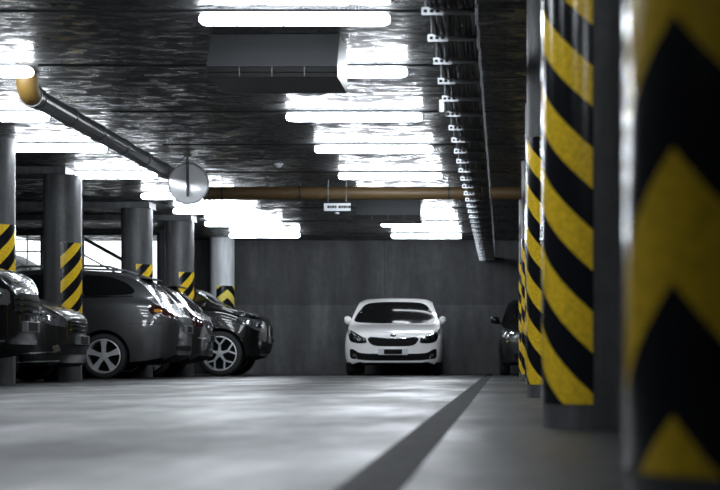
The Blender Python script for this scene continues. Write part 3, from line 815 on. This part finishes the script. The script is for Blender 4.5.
g_ = k.patch('grille', [(-.42, .58), (-.45, .76), (.45, .76), (.42, .58)], 'front', M['black'], out=.006, rnd=1)
for j in range(3): k.patch('grille_bar', [(-.42, .61+.05*j), (-.42, .625+.05*j), (.42, .625+.05*j), (.42, .61+.05*j)], 'front', M['chrome'], out=.02, rnd=0, parent=g_)
k.patch('lower_intake', [(-.6, .33), (-.6, .46), (.6, .46), (.6, .33)], 'front', M['black'], rnd=1)
for q in (1, -1):
    k.patch('headlight', [(q*a, b) for a, b in ((.50, .64), (.50, .75), (.70, .80), (.80, .81), (.80, .67))], 'front', M['lens'], out=.008, rnd=1, grid=.05)
    k.patch('fog_light', [(q*.68+.05*math.cos(t*PI/4), .40+.04*math.sin(t*PI/4)) for t in range(8)], 'front', M['lens'], out=.01, rnd=1, grid=.2)
    k.patch('tail_light', [(q*a, b) for a, b in ((.5, .78), (.52, .90), (.78, .92), (.78, .80))], 'rear', M['tail'], out=.008, rnd=1)
for v in ('left', 'right'):
    h = k.patch('headlight_wrap', [(.07, .67), (.07, .77), (.18, .83), (.36, .87), (.38, .84), (.22, .69)], v, M['lens'], out=.008, rnd=1, grid=.05)
    for a, b in ((.10, .70), (.15, .705), (.20, .72), (.11, .745), (.17, .76), (.23, .775), (.29, .81)):
        k.patch('reflector', [(a, b), (a, b+.022), (a+.026, b+.026), (a+.026, b+.003)], v, M['reflector'], out=.012, rnd=1, parent=h, grid=.2)
    k.patch('bumper_strip', [(.06, .35), (.06, .37), (.56, .335), (.56, .32)], v, M['chrome'], out=.012, rnd=0)
    k.patch('lower_lip', [(.08, .245), (.08, .258), (.56, .24), (.56, .228)], v, M['chrome'], out=.010, rnd=0)
    k.patch('hood_seam', [(.35, .885), (.35, .892), (1.2, .965), (1.2, .957)], v, M['black'], out=.002, rnd=0)
plate_on(k, 'front', .50)

# --- nearest car at the left edge: tall, facing right
r = root_car('tall glossy black car cut off by the left edge, nearest of the parked cars', (-4.90, 17.93, 0), PI, 4.4)
L = 4.4
p = hatch(L, 1.74, 1.70, belt=1.16, hood=1.29, nose=1.02, cow=.95, wst=1.8)
p['top'][:6] = [(0, 1.03), (.05, 1.10), (.13, 1.165), (.32, 1.215), (.6, 1.26), (.95, 1.30)]
p['shoulder'][:4] = [(0, .90), (.1, 1.0), (.35, 1.09), (.95, 1.15)]
p['bottom'] = [(0, .42), (.12, .35), (.5, .28), (4, .29), (4.25, .36), (4.4, .42)]
p.update(paint=M['black_paint'], uf=.88, ur=3.5, rw=.35, arch=.395, tumble=.30, bowf=.12)
k = Car(p, r); make_wheel(k, .35, .22, 'plain', .24, M['rim_dark']); make_mirror(k, 1.4, 1.2, M['black_paint'])
k.patch('windshield', [(-.66, 1.33), (-.5, 1.61), (.5, 1.61), (.66, 1.33)], 'front', M['glass'], rnd=2)
side_glass(k, [[(1.4, 1.2), (1.9, 1.53), (2.3, 1.55), (2.3, 1.18)], [(2.36, 1.18), (2.36, 1.55), (3.1, 1.54), (3.15, 1.18)], [(3.22, 1.18), (3.2, 1.54), (3.6, 1.5), (3.8, 1.22)]])
k.patch('rear_window', [(-.55, 1.16), (-.48, 1.48), (.48, 1.48), (.55, 1.16)], 'rear', M['glass'], rnd=1)
g_ = k.patch('grille', [(-.45, .72), (-.48, .94), (.48, .94), (.45, .72)], 'front', M['black'], out=.01, rnd=1)
for j in range(3): k.patch('grille_bar', [(-.45, .75+.06*j), (-.45, .77+.06*j), (.45, .77+.06*j), (.45, .75+.06*j)], 'front', M['chrome'], out=.022, rnd=0, parent=g_)
for q in (1, -1):
    k.patch('headlight', [(q*a, b) for a, b in ((.54, .80), (.54, .96), (.78, .98), (.80, .82))], 'front', M['lens'], out=.008, rnd=1, grid=.05)
    k.patch('tail_light', [(q*a, b) for a, b in ((.6, .9), (.6, 1.15), (.78, 1.16), (.8, .92))], 'rear', M['tail'], out=.008, rnd=1)
for v in ('left', 'right'):
    h = k.patch('headlight_wrap', [(.06, .80), (.05, .96), (.18, 1.02), (.36, 1.03), (.36, .95), (.2, .80)], v, M['lens'], out=.01, rnd=1, grid=.05)
    for a, b, c in ((.10, .90, .06), (.20, .93, .05), (.13, .83, .035), (.28, .965, .035)):
        k.patch('reflector', [(a+c/2*math.cos(t*PI/4), b+c/2*math.sin(t*PI/4)) for t in range(8)], v, M['reflector'], out=.015, rnd=1, parent=h, grid=.2)
    k.patch('bumper_strip', [(.06, .44), (.06, .46), (.5, .43), (.5, .41)], v, M['chrome'], out=.012, rnd=0)
    k.patch('fog_light', [(.16+.04*math.cos(t*PI/4), .58+.04*math.sin(t*PI/4)) for t in range(8)], v, M['lens'], out=.01, rnd=1, grid=.2)
    k.patch('hood_seam', [(.3, 1.13), (.3, 1.138), (1.1, 1.195), (1.1, 1.187)], v, M['chrome'], out=.004, rnd=0)
plate_on(k, 'front', .60)

# --- dark car behind the right-hand columns
r = root_car('dark car facing the camera, mostly hidden behind the striped columns', (.80, 30.4, 0), PI/2, 4.2)
p = hatch(4.2, 1.78, 1.44, belt=.97, hood=.95, nose=.74)
p.update(paint=M['graphite'], uf=.86, ur=3.5, rw=.315, arch=.355, tumble=.34)
k = Car(p, r); make_wheel(k, .315, .205, 'plain', .21, M['rim_dark']); make_mirror(k, 1.32, .96, M['black_paint'], w=.17, h=.14, yo=-.05)
k.patch('windshield', [(-.66, .99), (-.47, 1.35), (.47, 1.35), (.66, .99)], 'front', M['glass'], rnd=2, grid=.05)
side_glass(k, [[(1.45, 1.02), (2.1, 1.32), (2.5, 1.34), (2.5, 1.0)], [(2.56, 1.0), (2.56, 1.34), (3.1, 1.33), (3.5, 1.2)]])
k.patch('rear_window', [(-.55, 1.04), (-.45, 1.31), (.45, 1.31), (.55, 1.04)], 'rear', M['glass'], rnd=2)
k.patch('grille', [(-.45, .55), (-.45, .7), (.45, .7), (.45, .55)], 'front', M['black'], rnd=1)
k.patch('lower_intake', [(-.6, .26), (-.6, .42), (.6, .42), (.6, .26)], 'front', M['black'], rnd=1)
for q in (1, -1):
    h = k.patch('headlight', [(q*a, b) for a, b in ((.50, .64), (.52, .76), (.76, .84), (.80, .78), (.76, .66))], 'front', M['lens'], out=.008, rnd=1, grid=.05)
    k.patch('projector', [(q*.66+.05*math.cos(t*PI/4), .73+.045*math.sin(t*PI/4)) for t in range(8)], 'front', M['reflector'], out=.014, rnd=1, parent=h, grid=.2)
    k.patch('turn_signal', [(q*.72+.02*math.cos(t*PI/4), .60+.018*math.sin(t*PI/4)) for t in range(8)], 'front', M['reflector'], out=.012, rnd=1, grid=.2)
plate_on(k, 'front', .46)

# ------------------------------------------------------------------ daylight outside
w = bpy.data.worlds.new('sky'); bpy.context.scene.world = w; w.use_nodes = True
bg = w.node_tree.nodes['Background']; bg.inputs[0].default_value = (.9, .96, 1, 1); bg.inputs[1].default_value = 2.2

# ------------------------------------------------------------------ camera
cd = bpy.data.cameras.new('camera'); cam = bpy.data.objects.new('camera', cd); C.objects.link(cam)
cam.location = (0, 0, CAM_Z); cam.rotation_euler = (PI/2, 0, 0)
cd.sensor_width = 36; cd.lens = 1740/720*36
cd.shift_x = -(503-360)/720; cd.shift_y = (362-245)/720
cd.clip_start = .05; cd.clip_end = 200
cd.dof.use_dof = True; cd.dof.focus_distance = 19; cd.dof.aperture_fstop = 3.6
sc = bpy.context.scene; sc.camera = cam
sc.view_settings.view_transform = 'Standard'; sc.view_settings.look = 'None'
sc.view_settings.gamma = 1; sc.view_settings.exposure = .12; sc.view_settings.use_curve_mapping = False
sc.cycles.use_denoising = True
sc.cycles.max_bounces = 8; sc.cycles.diffuse_bounces = 4; sc.cycles.glossy_bounces = 4
sc.cycles.sample_clamp_indirect = 6; sc.cycles.caustics_reflective = False; sc.cycles.caustics_refractive = False
